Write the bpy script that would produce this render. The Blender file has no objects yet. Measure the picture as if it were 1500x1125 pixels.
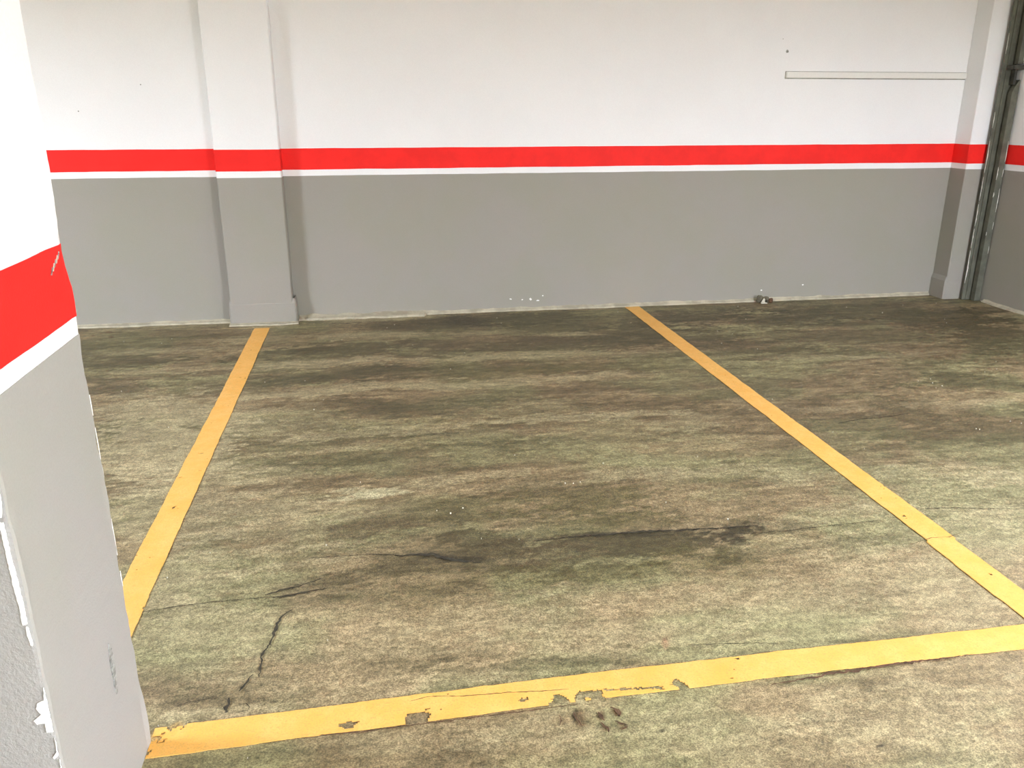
import bpy, bmesh, math, random
import numpy as np

random.seed(7)
col = bpy.context.scene.collection
STAINS = [
    (0.7783, 2.7468, 0.5596, -0.0523, -0.0626, -0.2537, 0.45, 'd', 0.5),
    (0.119, 2.7753, 0.3606, 0.0172, -0.002, -0.1875, 0.3, 'd', 0.5),
    (1.2194, 5.7979, 1.7022, -0.0484, -0.1157, -0.5859, 0.25, 'd', 0.5),
    (3.829, 5.3651, 1.0097, -0.3234, -0.4907, -0.7254, 0.22, 'd', 0.5),
    (2.3825, 3.9406, 0.5305, -0.147, -0.2328, -0.41, 0.2, 'b', 0.5),
    (-0.0711, 3.208, 0.1999, 0.0072, 0.0016, -0.0462, 0.6, 'w', 0.5),
    (-0.2415, 4.5875, 0.5784, 0.0646, 0.0029, -0.0492, 0.5, 'l', 0.5),
    (0.9464, 3.9428, 0.5509, -0.0112, -0.0083, -0.0392, 0.5, 'l', 0.5),
    (-0.3453, 5.1635, 0.5556, 0.0451, 0.004, -0.0607, 0.5, 'l', 0.5),
    (0.758, 5.12, 0.5011, 0.0084, -0.0083, -0.0617, 0.45, 'l', 0.5),
    (-1.1074, 4.0142, 0.3423, 0.0474, 0.1716, -0.6562, 0.35, 'l', 0.5),
    (-0.762, 2.633, 0.1997, 0.0082, 0.0728, -0.2733, 0.3, 'l', 0.5),
    (-0.0854, 6.3116, 0.5766, 0.0322, 0.0016, -0.1324, 0.7, 'l', 0.5),
    (3.9553, 6.2193, 0.6805, -0.0126, -0.0418, -0.0708, 0.4, 'l', 0.5),
    (-1.1074, 4.0142, 0.3734, 0.0517, 0.1838, -0.703, 0.75, 'l', 0.5),
    (-0.995, 3.2772, 0.2096, 0.0181, 0.0928, -0.3284, 0.6, 'l', 0.5),
    (-0.775, 3.338, 0.1833, 0.0506, 0.1022, -0.409, 0.45, 'l', 0.5),
    (-1.3279, 4.4458, 0.2452, -0.0012, 0.0538, -0.2016, 0.5, 'l', 0.5),
    (-0.5049, 4.1032, 0.3045, 0.0423, 0.0379, -0.2991, 0.3, 'l', 0.5),
    (-0.4073, 3.0284, 0.1808, 0.0266, 0.045, -0.2938, 0.35, 'l', 0.5),
    (-1.6272, 5.3913, 0.3567, -0.014, 0.0428, -0.1583, 0.85, 'd', 0.5),
    (-1.5701, 4.8826, 0.2279, -0.0742, 0.058, -0.2232, 0.8, 'd', 0.5),
    (-1.2542, 5.1101, 0.2407, 0.0042, 0.0322, -0.1449, 0.35, 'd', 0.5),
    (-1.7156, 5.9936, 0.5086, -0.0132, 0.0697, -0.2694, 0.35, 'o', 0.5),
    (-1.1716, 5.5534, 0.2617, 0.0085, 0.0326, -0.1694, 0.4, 'd', 0.5),
    (-0.3592, 5.4687, 0.5874, 0.0169, 0.0111, -0.1853, 0.8, 'd', 0.5),
    (-0.2515, 4.9159, 0.5349, 0.0375, 0.0107, -0.2088, 0.75, 'd', 0.5),
    (0.3186, 5.9882, 0.4583, -0.0114, -0.0086, -0.162, 0.55, 'd', 0.5),
    (0.9572, 6.0945, 0.6394, -0.0143, -0.0285, -0.1911, 0.9, 'd', 0.5),
    (0.6398, 6.1036, 0.1734, -0.0947, -0.0248, -0.1886, 0.6, 'k', 0.5),
    (1.37, 5.7729, 0.4657, -0.0134, -0.0432, -0.1945, 0.6, 'd', 0.5),
    (1.4737, 5.3733, 0.9276, -0.0345, -0.0525, -0.2059, 0.75, 'd', 0.5),
    (2.3361, 5.9322, 0.5105, 0.0206, -0.0756, -0.2091, 0.85, 'd', 0.5),
    (1.8419, 5.5947, 0.4631, -0.0149, -0.0911, -0.2978, 0.8, 'd', 0.5),
    (0.6706, 5.5066, 0.576, -0.0201, -0.0183, -0.1579, 0.7, 'b', 0.5),
    (0.666, 4.7916, 0.6408, 0.0041, -0.024, -0.1915, 0.65, 'o', 0.5),
    (-0.0019, 4.9024, 0.3345, 0.0034, 0.0, -0.1955, 0.5, 'd', 0.5),
    (1.4574, 4.8047, 0.6, -0.0995, -0.0489, -0.1686, 0.6, 'o', 0.5),
    (2.9903, 5.7573, 0.6114, -0.0173, -0.1162, -0.2418, 0.7, 'd', 0.5),
    (3.7782, 5.924, 0.8842, -0.0216, -0.153, -0.2591, 0.55, 'd', 0.5),
    (4.3173, 5.4937, 0.3761, -0.1981, -0.3161, -0.4193, 0.8, 'd', 0.5),
    (4.3437, 5.0828, 0.2745, -0.1388, -0.3396, -0.4172, 0.7, 'd', 0.5),
    (3.3189, 5.1587, 0.7672, -0.1272, -0.1609, -0.2682, 0.5, 'b', 0.5),
    (2.5769, 5.0155, 0.4131, -0.0685, -0.0904, -0.1877, 0.55, 'd', 0.5),
    (3.1707, 4.3762, 0.5009, -0.0831, -0.1341, -0.2014, 0.5, 'd', 0.5),
    (2.2052, 4.3335, 0.2813, -0.0467, -0.0454, -0.0961, 0.5, 'd', 0.5),
    (3.4911, 4.1202, 0.3617, -0.06, -0.1241, -0.1608, 0.5, 'd', 0.5),
    (2.5669, 4.2735, 0.3617, -0.06, -0.0789, -0.1424, 0.35, 'b', 0.5),
    (1.8837, 4.3868, 0.2333, 0.052, -0.0684, -0.194, 0.45, 'b', 0.5),
    (2.1804, 3.8639, 0.382, -0.1047, -0.0837, -0.1575, 0.45, 'b', 0.5),
    (2.8016, 3.7609, 0.1101, -0.1853, -0.1446, -0.1831, 0.6, 'd', 0.5),
    (2.9601, 3.4321, 0.308, -0.0511, -0.1415, -0.1834, 0.45, 'd', 0.5),
    (2.4947, 3.6555, 0.2191, -0.0855, -0.082, -0.1265, 0.4, 'b', 0.5),
    (1.7371, 3.8321, 0.3342, -0.0231, -0.0545, -0.1344, 0.35, 'b', 0.5),
    (1.4477, 4.0956, 0.4248, -0.0272, -0.034, -0.1065, 0.5, 'b', 0.5),
    (1.026, 4.4647, 0.4063, -0.023, -0.0232, -0.1098, 0.4, 'b', 0.5),
    (0.207, 4.1912, 0.253, -0.0814, -0.0119, -0.1479, 0.6, 'd', 0.5),
    (-0.0854, 4.2397, 0.2558, -0.0424, 0.0, -0.1286, 0.45, 'd', 0.5),
    (-0.2907, 3.9712, 0.2016, -0.2269, -0.0152, -0.1742, 0.35, 'b', 0.5),
    (0.1116, 3.7234, 0.2976, 0.0188, -0.0016, -0.1204, 0.25, 'b', 0.5),
    (0.2871, 3.8287, 0.0847, -0.014, -0.0023, -0.0272, 0.7, 'k', 0.5),
    (1.5957, 3.9609, 0.2924, -0.0485, -0.0303, -0.0807, 0.45, 'd', 0.5),
    (1.9171, 3.4239, 0.2298, -0.0381, -0.0325, -0.0638, 0.4, 'd', 0.5),
    (1.4755, 3.3707, 0.223, -0.037, -0.0215, -0.0535, 0.4, 'd', 0.5),
    (2.1797, 3.3804, 0.1459, -0.1147, -0.0611, -0.0922, 0.35, 'b', 0.5),
    (1.8644, 3.3896, 0.1554, 0.0334, -0.0329, -0.0781, 0.4, 'b', 0.5),
    (0.2182, 3.3843, 0.246, 0.011, -0.0012, -0.0293, 0.55, 'd', 0.5),
    (-1.5106, 4.4761, 0.2193, -0.0364, 0.0578, -0.2026, 0.35, 'b', 0.5),
    (-1.2247, 4.0337, 0.2011, -0.0333, 0.033, -0.1317, 0.3, 'b', 0.5),
    (-1.2209, 3.7774, 0.1262, -0.0209, 0.0111, -0.0418, 0.35, 'b', 0.5),
    (-1.1452, 4.4155, 0.206, 0.0222, 0.0378, -0.1558, 0.3, 'b', 0.5),
    (-1.6004, 6.3064, 0.5756, 0.0337, 0.0149, -0.0637, 0.55, 'l', 0.5),
    (0.0206, 6.3612, 0.4515, 0.0259, -0.0004, -0.1347, 0.65, 'l', 0.5),
    (-0.7968, 6.2146, 0.1984, 0.0107, 0.0124, -0.1054, 0.6, 'l', 0.5),
    (0.012, 5.8012, 0.5363, -0.0156, -0.0006, -0.0948, 0.6, 'l', 0.5),
    (-0.9408, 5.81, 0.274, 0.0308, 0.0141, -0.0927, 0.4, 'l', 0.5),
    (1.3303, 5.6017, 0.2441, -0.0405, -0.0128, -0.0552, 0.6, 'l', 0.5),
    (0.7005, 5.7448, 0.3019, 0.011, -0.0064, -0.0569, 0.35, 'l', 0.5),
    (-1.409, 5.6428, 0.5236, 0.0187, 0.0158, -0.0693, 0.35, 'l', 0.5),
    (-0.3886, 5.1707, 0.5972, 0.0487, 0.0066, -0.0912, 0.6, 'l', 0.5),
    (0.7136, 5.1274, 0.5459, 0.0093, -0.0098, -0.0773, 0.55, 'l', 0.5),
    (1.4321, 5.0402, 0.599, -0.0265, -0.0201, -0.0765, 0.35, 'l', 0.5),
    (-1.3055, 5.1611, 0.3229, 0.0062, 0.0135, -0.059, 0.35, 'l', 0.5),
    (-1.3869, 4.6811, 0.3296, 0.001, 0.0131, -0.0491, 0.35, 'l', 0.5),
    (-0.3206, 4.6253, 0.6172, 0.0706, 0.0054, -0.0746, 0.65, 'l', 0.5),
    (0.3512, 4.5766, 0.2413, -0.0001, -0.0043, -0.0624, 0.45, 'l', 0.5),
    (0.8863, 4.5916, 0.5895, 0.0314, -0.0128, -0.0766, 0.5, 'l', 0.5),
    (1.4059, 4.6271, 0.3847, -0.0203, -0.0183, -0.0657, 0.35, 'l', 0.5),
    (-0.9625, 4.3852, 0.4256, -0.0029, 0.0303, -0.1549, 0.3, 'l', 0.5),
    (0.7186, 4.1063, 0.446, -0.0289, -0.0236, -0.1461, 0.35, 'g', 0.5),
    (0.9464, 3.9428, 0.6611, -0.0135, -0.0104, -0.049, 0.5, 'l', 0.5),
    (-0.0169, 3.9258, 0.5137, 0.0136, 0.0007, -0.0752, 0.55, 'l', 0.5),
    (0.4564, 3.8006, 0.3126, 0.0207, -0.0083, -0.0903, 0.35, 'g', 0.5),
    (1.1209, 3.6446, 0.4174, -0.0123, -0.051, -0.1896, 0.45, 'g', 0.5),
    (1.5758, 3.808, 0.2304, 0.0145, -0.0462, -0.1322, 0.4, 'l', 0.5),
    (-0.1179, 3.7184, 0.1945, -0.0055, 0.0014, -0.0511, 0.5, 'l', 0.5),
    (-0.7964, 4.0084, 0.3569, 0.0295, 0.0319, -0.1704, 0.3, 'l', 0.5),
    (-0.9826, 3.6591, 0.3226, 0.0205, 0.0356, -0.1438, 0.35, 'l', 0.5),
    (0.227, 3.4975, 0.4123, 0.0386, -0.0033, -0.093, 0.4, 'g', 0.5),
    (1.5231, 3.4892, 0.3154, 0.0023, -0.0423, -0.1138, 0.3, 'g', 0.5),
    (-0.071, 3.2212, 0.1863, 0.0068, 0.0016, -0.0465, 0.9, 'w', 0.5),
    (-0.1398, 3.031, 0.1474, 0.0212, 0.0042, -0.0536, 0.75, 'l', 0.5),
    (0.2099, 3.2772, 0.3892, 0.031, -0.0021, -0.0623, 0.5, 'l', 0.5),
    (0.7074, 3.1737, 0.303, -0.0018, -0.0061, -0.0335, 0.5, 'l', 0.5),
    (1.1546, 3.2141, 0.318, -0.0013, -0.021, -0.0698, 0.65, 'l', 0.5),
    (1.2891, 3.3213, 0.2499, -0.0414, -0.0212, -0.0592, 0.4, 'g', 0.5),
    (-0.5025, 3.4309, 0.1741, 0.0086, 0.0205, -0.1455, 0.35, 'l', 0.5),
    (-0.6487, 3.0684, 0.278, 0.0428, 0.0311, -0.1426, 0.35, 'l', 0.5),
    (-0.3351, 3.1364, 0.1345, 0.0209, 0.0129, -0.1002, 0.3, 'l', 0.5),
    (1.4932, 3.1728, 0.2824, -0.0235, -0.0285, -0.0693, 0.45, 'l', 0.5),
    (1.7322, 3.0602, 0.1192, -0.0198, -0.0334, -0.0658, 0.55, 'l', 0.5),
    (1.3801, 2.9805, 0.2439, -0.0033, -0.0239, -0.0622, 0.4, 'g', 0.5),
    (2.3266, 3.8397, 0.3289, -0.0545, -0.0326, -0.0589, 0.3, 'l', 0.5),
    (2.0699, 3.0771, 0.3643, -0.0604, -0.0566, -0.0943, 0.35, 'g', 0.5),
    (3.1303, 3.8165, 0.2991, -0.0496, -0.0593, -0.0799, 0.3, 'l', 0.5),
    (2.4646, 3.0117, 0.3643, -0.0604, -0.086, -0.119, 0.35, 'l', 0.5),
    (1.7695, 2.7264, 0.2658, 0.0558, -0.0299, -0.0652, 0.5, 'l', 0.5),
    (2.0054, 2.7175, 0.1651, -0.0274, -0.0497, -0.0769, 0.35, 'l', 0.5),
    (2.418, 2.649, 0.3188, -0.0295, -0.0332, -0.0431, 0.4, 'l', 0.5),
    (2.6558, 2.907, 0.1996, -0.0031, -0.0675, -0.0884, 0.6, 'l', 0.5),
    (2.3288, 2.5746, 0.2471, 0.0076, -0.0444, -0.0617, 0.5, 'l', 0.5),
    (2.2537, 2.3694, 0.1761, -0.0292, -0.109, -0.1345, 0.5, 'l', 0.5),
    (2.1088, 4.043, 0.2834, -0.0047, -0.0295, -0.0639, 0.3, 'l', 0.5),
    (3.3959, 4.7145, 0.3474, 0.0012, -0.0373, -0.0576, 0.35, 'l', 0.5),
    (2.8361, 4.7595, 0.2656, -0.044, -0.0319, -0.0576, 0.3, 'l', 0.5),
    (2.7321, 4.7454, 0.1761, -0.0292, -0.0306, -0.0571, 0.3, 'g', 0.5),
    (2.5429, 5.3815, 0.3407, -0.0565, -0.0473, -0.1061, 0.2, 'o', 0.5),
    (0.131, 2.9684, 0.3276, 0.0442, 0.0005, -0.1631, 0.6, 'b', 0.5),
    (-0.033, 2.8814, 0.1829, 0.0101, 0.0026, -0.0771, 0.5, 'b', 0.5),
    (0.3009, 2.7717, 0.1159, -0.0192, -0.0098, -0.0837, 0.8, 'd', 0.5),
    (0.4098, 2.9821, 0.2513, -0.0129, -0.0167, -0.143, 0.5, 'o', 0.5),
    (0.7822, 2.9824, 0.3358, -0.0557, -0.051, -0.2055, 0.75, 'o', 0.5),
    (0.6394, 3.137, 0.2089, -0.0015, -0.0153, -0.0918, 0.4, 'b', 0.5),
    (0.8723, 2.7874, 0.3257, -0.0301, -0.0296, -0.1088, 0.6, 'o', 0.5),
    (0.9793, 2.6065, 0.3629, -0.0349, -0.0347, -0.1078, 0.8, 'd', 0.5),
    (0.7071, 2.5757, 0.3834, -0.0118, -0.027, -0.1234, 0.75, 'd', 0.5),
    (1.2538, 2.6136, 0.1088, -0.0031, -0.0234, -0.0599, 0.9, 'k', 0.5),
    (1.0606, 2.6835, 0.2668, -0.0252, -0.0088, -0.0258, 0.85, 'k', 0.5),
    (0.4553, 2.5929, 0.3012, -0.0092, -0.0156, -0.1137, 0.65, 'b', 0.5),
    (1.4713, 2.6597, 0.1847, -0.0306, -0.0304, -0.0621, 0.4, 'd', 0.5),
    (0.1585, 2.618, 0.3201, 0.0013, -0.0031, -0.0948, 0.6, 'd', 0.5),
    (-0.1324, 2.5507, 0.2093, 0.0142, 0.0042, -0.0536, 0.6, 'd', 0.5),
    (-0.2464, 2.5042, 0.1336, 0.0223, 0.0075, -0.0515, 0.55, 'd', 0.5),
    (0.7732, 2.4457, 0.3885, -0.0388, -0.0213, -0.0787, 0.55, 'o', 0.5),
    (1.0854, 2.4643, 0.1951, -0.0324, -0.0423, -0.1078, 0.6, 'o', 0.5),
    (0.4279, 2.4357, 0.4739, -0.0326, -0.0136, -0.0939, 0.4, 'o', 0.5),
    (-0.04, 2.4279, 0.2718, -0.0017, 0.0021, -0.0663, 0.35, 'd', 0.5),
    (-0.3314, 2.4354, 0.1313, 0.0035, 0.004, -0.0287, 0.55, 'd', 0.5),
    (0.185, 2.6378, 0.1326, -0.0453, -0.0025, -0.0189, 0.8, 'k', 0.5),
    (1.1896, 3.2231, 0.0911, -0.0151, -0.0191, -0.0561, 0.3, 'b', 0.5),
    (1.5089, 3.0618, 0.1181, -0.0196, -0.0291, -0.0652, 0.35, 'd', 0.5),
    (1.2121, 2.396, 0.1442, -0.0239, -0.0501, -0.1124, 0.35, 'o', 0.5),
    (-0.6631, 3.1601, 0.1593, 0.0055, 0.0146, -0.0751, 0.3, 'd', 0.5),
    (-0.5708, 2.8897, 0.1969, 0.0114, 0.0103, -0.0539, 0.3, 'd', 0.5),
    (-0.7186, 3.0229, 0.151, 0.0102, 0.0104, -0.0462, 0.3, 'd', 0.5),
    (-0.6494, 2.6364, 0.2516, -0.0076, 0.0137, -0.0643, 0.4, 'l', 0.5),
    (-0.5312, 2.7811, 0.3349, 0.0168, 0.0075, -0.0405, 0.5, 'l', 0.5),
    (-0.3737, 2.659, 0.2567, 0.0199, 0.005, -0.0331, 0.55, 'l', 0.5),
    (-0.7384, 2.5232, 0.1965, -0.0069, 0.0106, -0.0424, 0.5, 'l', 0.5),
    (-0.5939, 2.3261, 0.2497, -0.0187, 0.031, -0.1494, 0.45, 'l', 0.5),
    (-0.4727, 2.2015, 0.1223, -0.0203, 0.0098, -0.0685, 0.35, 'l', 0.5),
    (-0.6157, 2.1284, 0.1768, -0.0293, 0.0193, -0.0963, 0.4, 'g', 0.5),
    (-0.6969, 2.2387, 0.1223, -0.0203, 0.0154, -0.0694, 0.3, 'g', 0.5),
    (0.2628, 2.2584, 0.3517, -0.0263, -0.0092, -0.0973, 0.4, 'l', 0.5),
    (0.731, 2.3001, 0.279, -0.0202, -0.0164, -0.0634, 0.35, 'l', 0.5),
    (-0.0854, 2.1373, 0.2443, -0.0195, 0.0021, -0.0671, 0.3, 'l', 0.5),
    (0.6257, 2.0881, 0.4274, -0.034, -0.021, -0.0878, 0.45, 'l', 0.5),
    (0.1863, 1.9646, 0.2747, -0.0085, -0.0022, -0.0419, 0.35, 'l', 0.5),
    (1.2116, 2.1795, 0.3378, 0.003, -0.062, -0.1497, 0.45, 'l', 0.5),
    (1.7346, 2.2189, 0.2576, -0.1494, -0.1494, -0.1908, 0.45, 'l', 0.5),
    (1.8378, 2.0756, 0.0482, -0.1691, -0.2051, -0.175, 0.4, 'l', 0.5),
    (1.1986, 2.0108, 0.3104, -0.0166, -0.0365, -0.0793, 0.35, 'g', 0.5),
    (1.5247, 2.1684, 0.1288, -0.0717, -0.0575, -0.08, 0.3, 'd', 0.5),
    (1.5746, 2.4821, 0.2515, -0.0417, -0.0413, -0.0745, 0.3, 'l', 0.5),
    (1.3758, 2.4648, 0.1619, 0.0042, -0.0157, -0.0366, 0.35, 'd', 0.5),
    (1.6383, 2.4972, 0.2762, -0.0006, -0.0198, -0.0379, 0.3, 'd', 0.5),
    (0.0354, 2.0841, 0.3026, -0.0331, -0.0011, -0.0454, 0.35, 'd', 0.5),
    (0.3493, 1.984, 0.3588, -0.0397, -0.0037, -0.0245, 0.45, 'd', 0.5),
    (-0.0459, 2.0495, 0.1186, -0.0197, -0.0006, -0.0376, 0.35, 'd', 0.5),
    (0.1547, 2.0481, 0.06, -0.01, -0.0015, -0.0158, 0.5, 'd', 0.5),
    (0.5948, 1.9751, 0.1225, -0.0102, -0.0059, -0.0247, 0.3, 'd', 0.5),
    (0.6584, 1.9422, 0.0523, 0.0024, -0.0031, -0.0151, 0.5, 'd', 0.5),
    (1.3635, 1.9378, 0.1299, -0.0107, -0.007, -0.0126, 0.7, 'd', 0.5),
    (1.5561, 1.9162, 0.0831, -0.0138, -0.0063, -0.0094, 0.4, 'd', 0.5),
    (0.2785, 2.3834, 0.1364, -0.0226, -0.0082, -0.0652, 0.35, 'b', 0.5),
    (0.5414, 2.1932, 0.1513, -0.0251, -0.0117, -0.0507, 0.25, 'b', 0.5),
    (0.0935, 2.3649, 0.0894, -0.0148, -0.0025, -0.0398, 0.3, 'o', 0.5),
    (-0.2159, 2.3377, 0.1306, -0.0217, 0.0025, -0.0537, 0.3, 'g', 0.5),
    (-0.5839, 2.0624, 0.2045, -0.0055, 0.0151, -0.0614, 0.35, 'd', 0.5),
    (-0.6633, 2.0462, 0.0525, 0.0064, 0.0139, -0.0421, 0.45, 'b', 0.5),
    (-0.4764, 1.9726, 0.1644, -0.0097, 0.0069, -0.0345, 0.45, 'd', 0.5),
    (-0.5237, 1.9338, 0.1609, -0.0098, 0.0043, -0.0195, 0.5, 'l', 0.5),
    (-0.3922, 2.0306, 0.117, -0.0503, 0.0004, -0.0408, 0.3, 'l', 0.5),
    (-0.6102, 1.9268, 0.0362, -0.006, 0.0059, -0.0273, 0.5, 'l', 0.5),
    (-0.0507, 1.7329, 0.1559, -0.0259, -0.0007, -0.0433, 0.45, 'l', 0.5),
    (0.0888, 1.7219, 0.0943, -0.0658, -0.02, -0.0563, 0.35, 'b', 0.5),
    (-0.2388, 1.7284, 0.2046, -0.0339, 0.0026, -0.0378, 0.3, 'd', 0.5),
    (0.0842, 1.6632, 0.1187, -0.0197, -0.0036, -0.0457, 0.35, 'd', 0.5),
    (0.2998, 1.6992, 0.1576, -0.0261, -0.0083, -0.0479, 0.3, 'l', 0.5),
    (0.4689, 1.6467, 0.0866, -0.0144, -0.0059, -0.0232, 0.3, 'g', 0.5),
    (0.7289, 1.6531, 0.3186, -0.0528, -0.0321, -0.0854, 0.45, 'l', 0.5),
    (1.0232, 1.5548, 0.2771, -0.046, -0.0475, -0.0887, 0.35, 'l', 0.5),
    (1.3972, 1.6206, 0.3195, -0.0078, -0.0739, -0.1218, 0.5, 'l', 0.5),
    (1.4398, 1.4618, 0.1714, -0.0284, -0.0647, -0.0838, 0.5, 'l', 0.5),
    (1.225, 1.6357, 0.1151, -0.0079, -0.0188, -0.0341, 0.3, 'b', 0.5),
    (1.3143, 1.7475, 0.0268, -0.0045, -0.0199, -0.0322, 0.4, 'd', 0.5),
    (1.2881, 1.4635, 0.1017, -0.0169, -0.0202, -0.029, 0.3, 'd', 0.5),
    (-0.4902, 1.7469, 0.1012, -0.0168, 0.0051, -0.0283, 0.3, 'd', 0.5),
    (1.2123, 1.521, 0.0087, -0.0014, -0.0042, -0.0065, 0.9, 'k', 0.5),
    (0.9687, 1.5809, 0.007, -0.0012, -0.0023, -0.0045, 0.8, 'k', 0.5),
    (0.8061, 1.5551, 0.0051, -0.0008, -0.0019, -0.0044, 0.8, 'k', 0.5),
    (0.6766, 1.6643, 0.0071, -0.0012, -0.0025, -0.0072, 0.9, 'k', 0.5),
    (-0.0619, 2.2634, 0.0043, -0.0007, -0.0001, -0.0073, 0.9, 'k', 0.5),
    (-0.0916, 2.193, 0.0104, -0.0017, 0.0, -0.007, 0.6, 'k', 0.5),
    (0.472, 1.7473, 0.0167, -0.0074, -0.0121, -0.0317, 0.6, 'r', 0.5),
    (0.4624, 1.7542, 0.0053, -0.0016, -0.0092, -0.0301, 0.8, 'k', 0.5),
    (0.575, 1.7489, 0.0121, -0.0154, -0.0093, -0.0124, 0.85, 'r', 0.5),
    (0.5357, 1.7447, 0.0103, -0.0081, -0.0115, -0.0205, 0.7, 'r', 0.5),
    (0.5298, 1.6962, 0.0142, -0.0024, -0.0034, -0.0122, 0.6, 'r', 0.5),
    (0.5789, 1.6983, 0.0174, 0.005, -0.0006, -0.0168, 0.5, 'r', 0.5),
    (0.473, 1.721, 0.0125, -0.0021, -0.0025, -0.0099, 0.5, 'r', 0.5),
    (0.4275, 1.7416, 0.0144, -0.0024, -0.0046, -0.0201, 0.3, 'r', 0.5),
    (0.8104, 2.0158, 0.0124, -0.002, -0.0114, -0.0322, 0.5, 'p', 0.5),
    (0.6777, 2.0276, 0.0294, -0.0024, -0.0034, -0.013, 0.5, 'd', 0.5),
    (0.8185, 2.0386, 0.0062, -0.001, -0.0058, -0.0164, 0.6, 'p', 0.5),
    (-0.6148, 1.8386, 0.0245, 0.0204, 0.0273, -0.0468, 0.75, 'y', 0.5),
    (-0.589, 1.892, 0.0152, 0.0129, 0.0082, -0.0147, 0.6, 'y', 0.5),
    (-1.9038, 6.0622, 0.0193, -0.0032, 0.0108, -0.0391, 0.9, 'r', 0.5),
    (-1.9575, 6.2052, 0.0296, -0.0049, 0.0085, -0.0306, 0.8, 'r', 0.5),
    (-2.0458, 6.1234, 0.0146, -0.0024, 0.0117, -0.0397, 0.6, 'r', 0.5),
]
CRACKS_AND_SHADE = [
    ([0.0033, 0.0066, 0.0086, 0.0063, 0.0042], [(-0.3314, 2.3839), (-0.3628, 2.3507), (-0.3757, 2.2899), (-0.3784, 2.2371), (-0.3849, 2.2038)]),
    ([0.0042, 0.0072, 0.006, 0.0049, 0.002], [(-0.3849, 2.2038), (-0.4002, 2.1629), (-0.3987, 2.1175), (-0.3958, 2.0764), (-0.397, 2.0553)]),
    ([0.002, 0.0058, 0.0067, 0.0038], [(-0.416, 2.0706), (-0.4275, 2.0424), (-0.4386, 2.0148), (-0.4441, 2.0012)]),
    ([0.0038, 0.0094, 0.0111, 0.0055], [(-0.4666, 1.9793), (-0.464, 1.9511), (-0.4661, 1.9296), (-0.4698, 1.9195)]),
    ([0.0022, 0.0031, 0.0032, 0.0027, 0.0023], [(-0.8272, 2.4468), (-0.7002, 2.4646), (-0.555, 2.4725), (-0.4452, 2.4705), (-0.3454, 2.4703)]),
    ([0.0023, 0.007, 0.0047, 0.0024], [(-0.4291, 2.4842), (-0.3713, 2.508), (-0.316, 2.5243), (-0.2492, 2.5568)]),
    ([0.0023, 0.0069, 0.0069, 0.0023], [(-0.4002, 2.463), (-0.3454, 2.4703), (-0.2903, 2.4819), (-0.223, 2.4918)]),
    ([0.0025, 0.0025, 0.0062, 0.015, 0.0199, 0.0148, 0.0049], [(-0.3056, 2.7046), (-0.0854, 2.6973), (0.0377, 2.6671), (0.1368, 2.6604), (0.185, 2.6378), (0.2429, 2.5944), (0.3146, 2.573)]),
    ([0.0026, 0.0052, 0.0078, 0.0119, 0.0119, 0.008, 0.004], [(0.5376, 2.6902), (0.6591, 2.7016), (0.7916, 2.6956), (0.9287, 2.6999), (1.0624, 2.6887), (1.2232, 2.6731), (1.4186, 2.6685)]),
    ([0.0021, 0.0025, 0.0021, 0.0021], [(0.8788, 1.9942), (0.9841, 1.9836), (1.0884, 1.9697), (1.1486, 1.9563)]),
    ([0.0022, 0.0034, 0.0033, 0.0022], [(2.1429, 2.6947), (2.2845, 2.6773), (2.418, 2.649), (2.5511, 2.6209)]),
    ([0.0018, 0.0026, 0.0027, 0.0019], [(1.3379, 2.6158), (1.5033, 2.6101), (1.6504, 2.6189), (1.9197, 2.6309)]),
    ([0.0015, 0.0019, 0.0019, 0.0015], [(-0.4964, 1.9843), (-0.5323, 1.9818), (-0.5678, 1.9794), (-0.6014, 1.9684)]),
    ([0.0019, 0.0019, 0.0022, 0.0018], [(-0.4186, 1.9491), (-0.4053, 1.9304), (-0.4075, 1.9199), (-0.4407, 1.9147)]),
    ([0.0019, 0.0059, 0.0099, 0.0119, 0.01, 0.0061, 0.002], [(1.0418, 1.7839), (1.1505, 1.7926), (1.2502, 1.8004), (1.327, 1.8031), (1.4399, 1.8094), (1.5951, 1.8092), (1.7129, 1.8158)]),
    ([0.0018, 0.0032, 0.0033, 0.0033, 0.0033, 0.0019], [(-0.3297, 1.7963), (-0.0977, 1.7851), (0.0216, 1.7882), (0.1432, 1.7887), (0.3159, 1.7919), (0.4879, 1.796)]),  # shadow along the front line's lower edge, painted as a dark ribbon
    ([0.0028, 0.0043, 0.0043, 0.0029], [(2.3199, 3.6347), (2.465, 3.6706), (2.5829, 3.6713), (2.7629, 3.7035)]),
    ([0.0037, 0.0093, 0.0055], [(0.5655, 1.7694), (0.5765, 1.754), (0.5814, 1.7318)]),
    ([0.0019, 0.0055, 0.0037], [(0.586, 1.7605), (0.587, 1.7442), (0.5788, 1.7296)]),
    ([0.0037, 0.0092, 0.0036], [(0.5268, 1.7542), (0.5325, 1.74), (0.5366, 1.7209)]),
    ([0.0018, 0.0054, 0.0054, 0.0018], [(0.5227, 1.718), (0.5311, 1.7011), (0.5373, 1.6899), (0.5356, 1.6776)]),
    ([0.0018, 0.0054, 0.0018], [(0.5636, 1.7164), (0.574, 1.7069), (0.5907, 1.6938)]),
    ([0.0018, 0.0055, 0.0036], [(0.4619, 1.7677), (0.4642, 1.746), (0.4694, 1.7139)]),
    ([0.0018, 0.0036, 0.0018], [(0.4207, 1.7611), (0.4216, 1.74), (0.4141, 1.7231)]),
    ([0.0018, 0.0045, 0.0018], [(0.5685, 1.6822), (0.5813, 1.6877), (0.5899, 1.6914)]),
]
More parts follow.
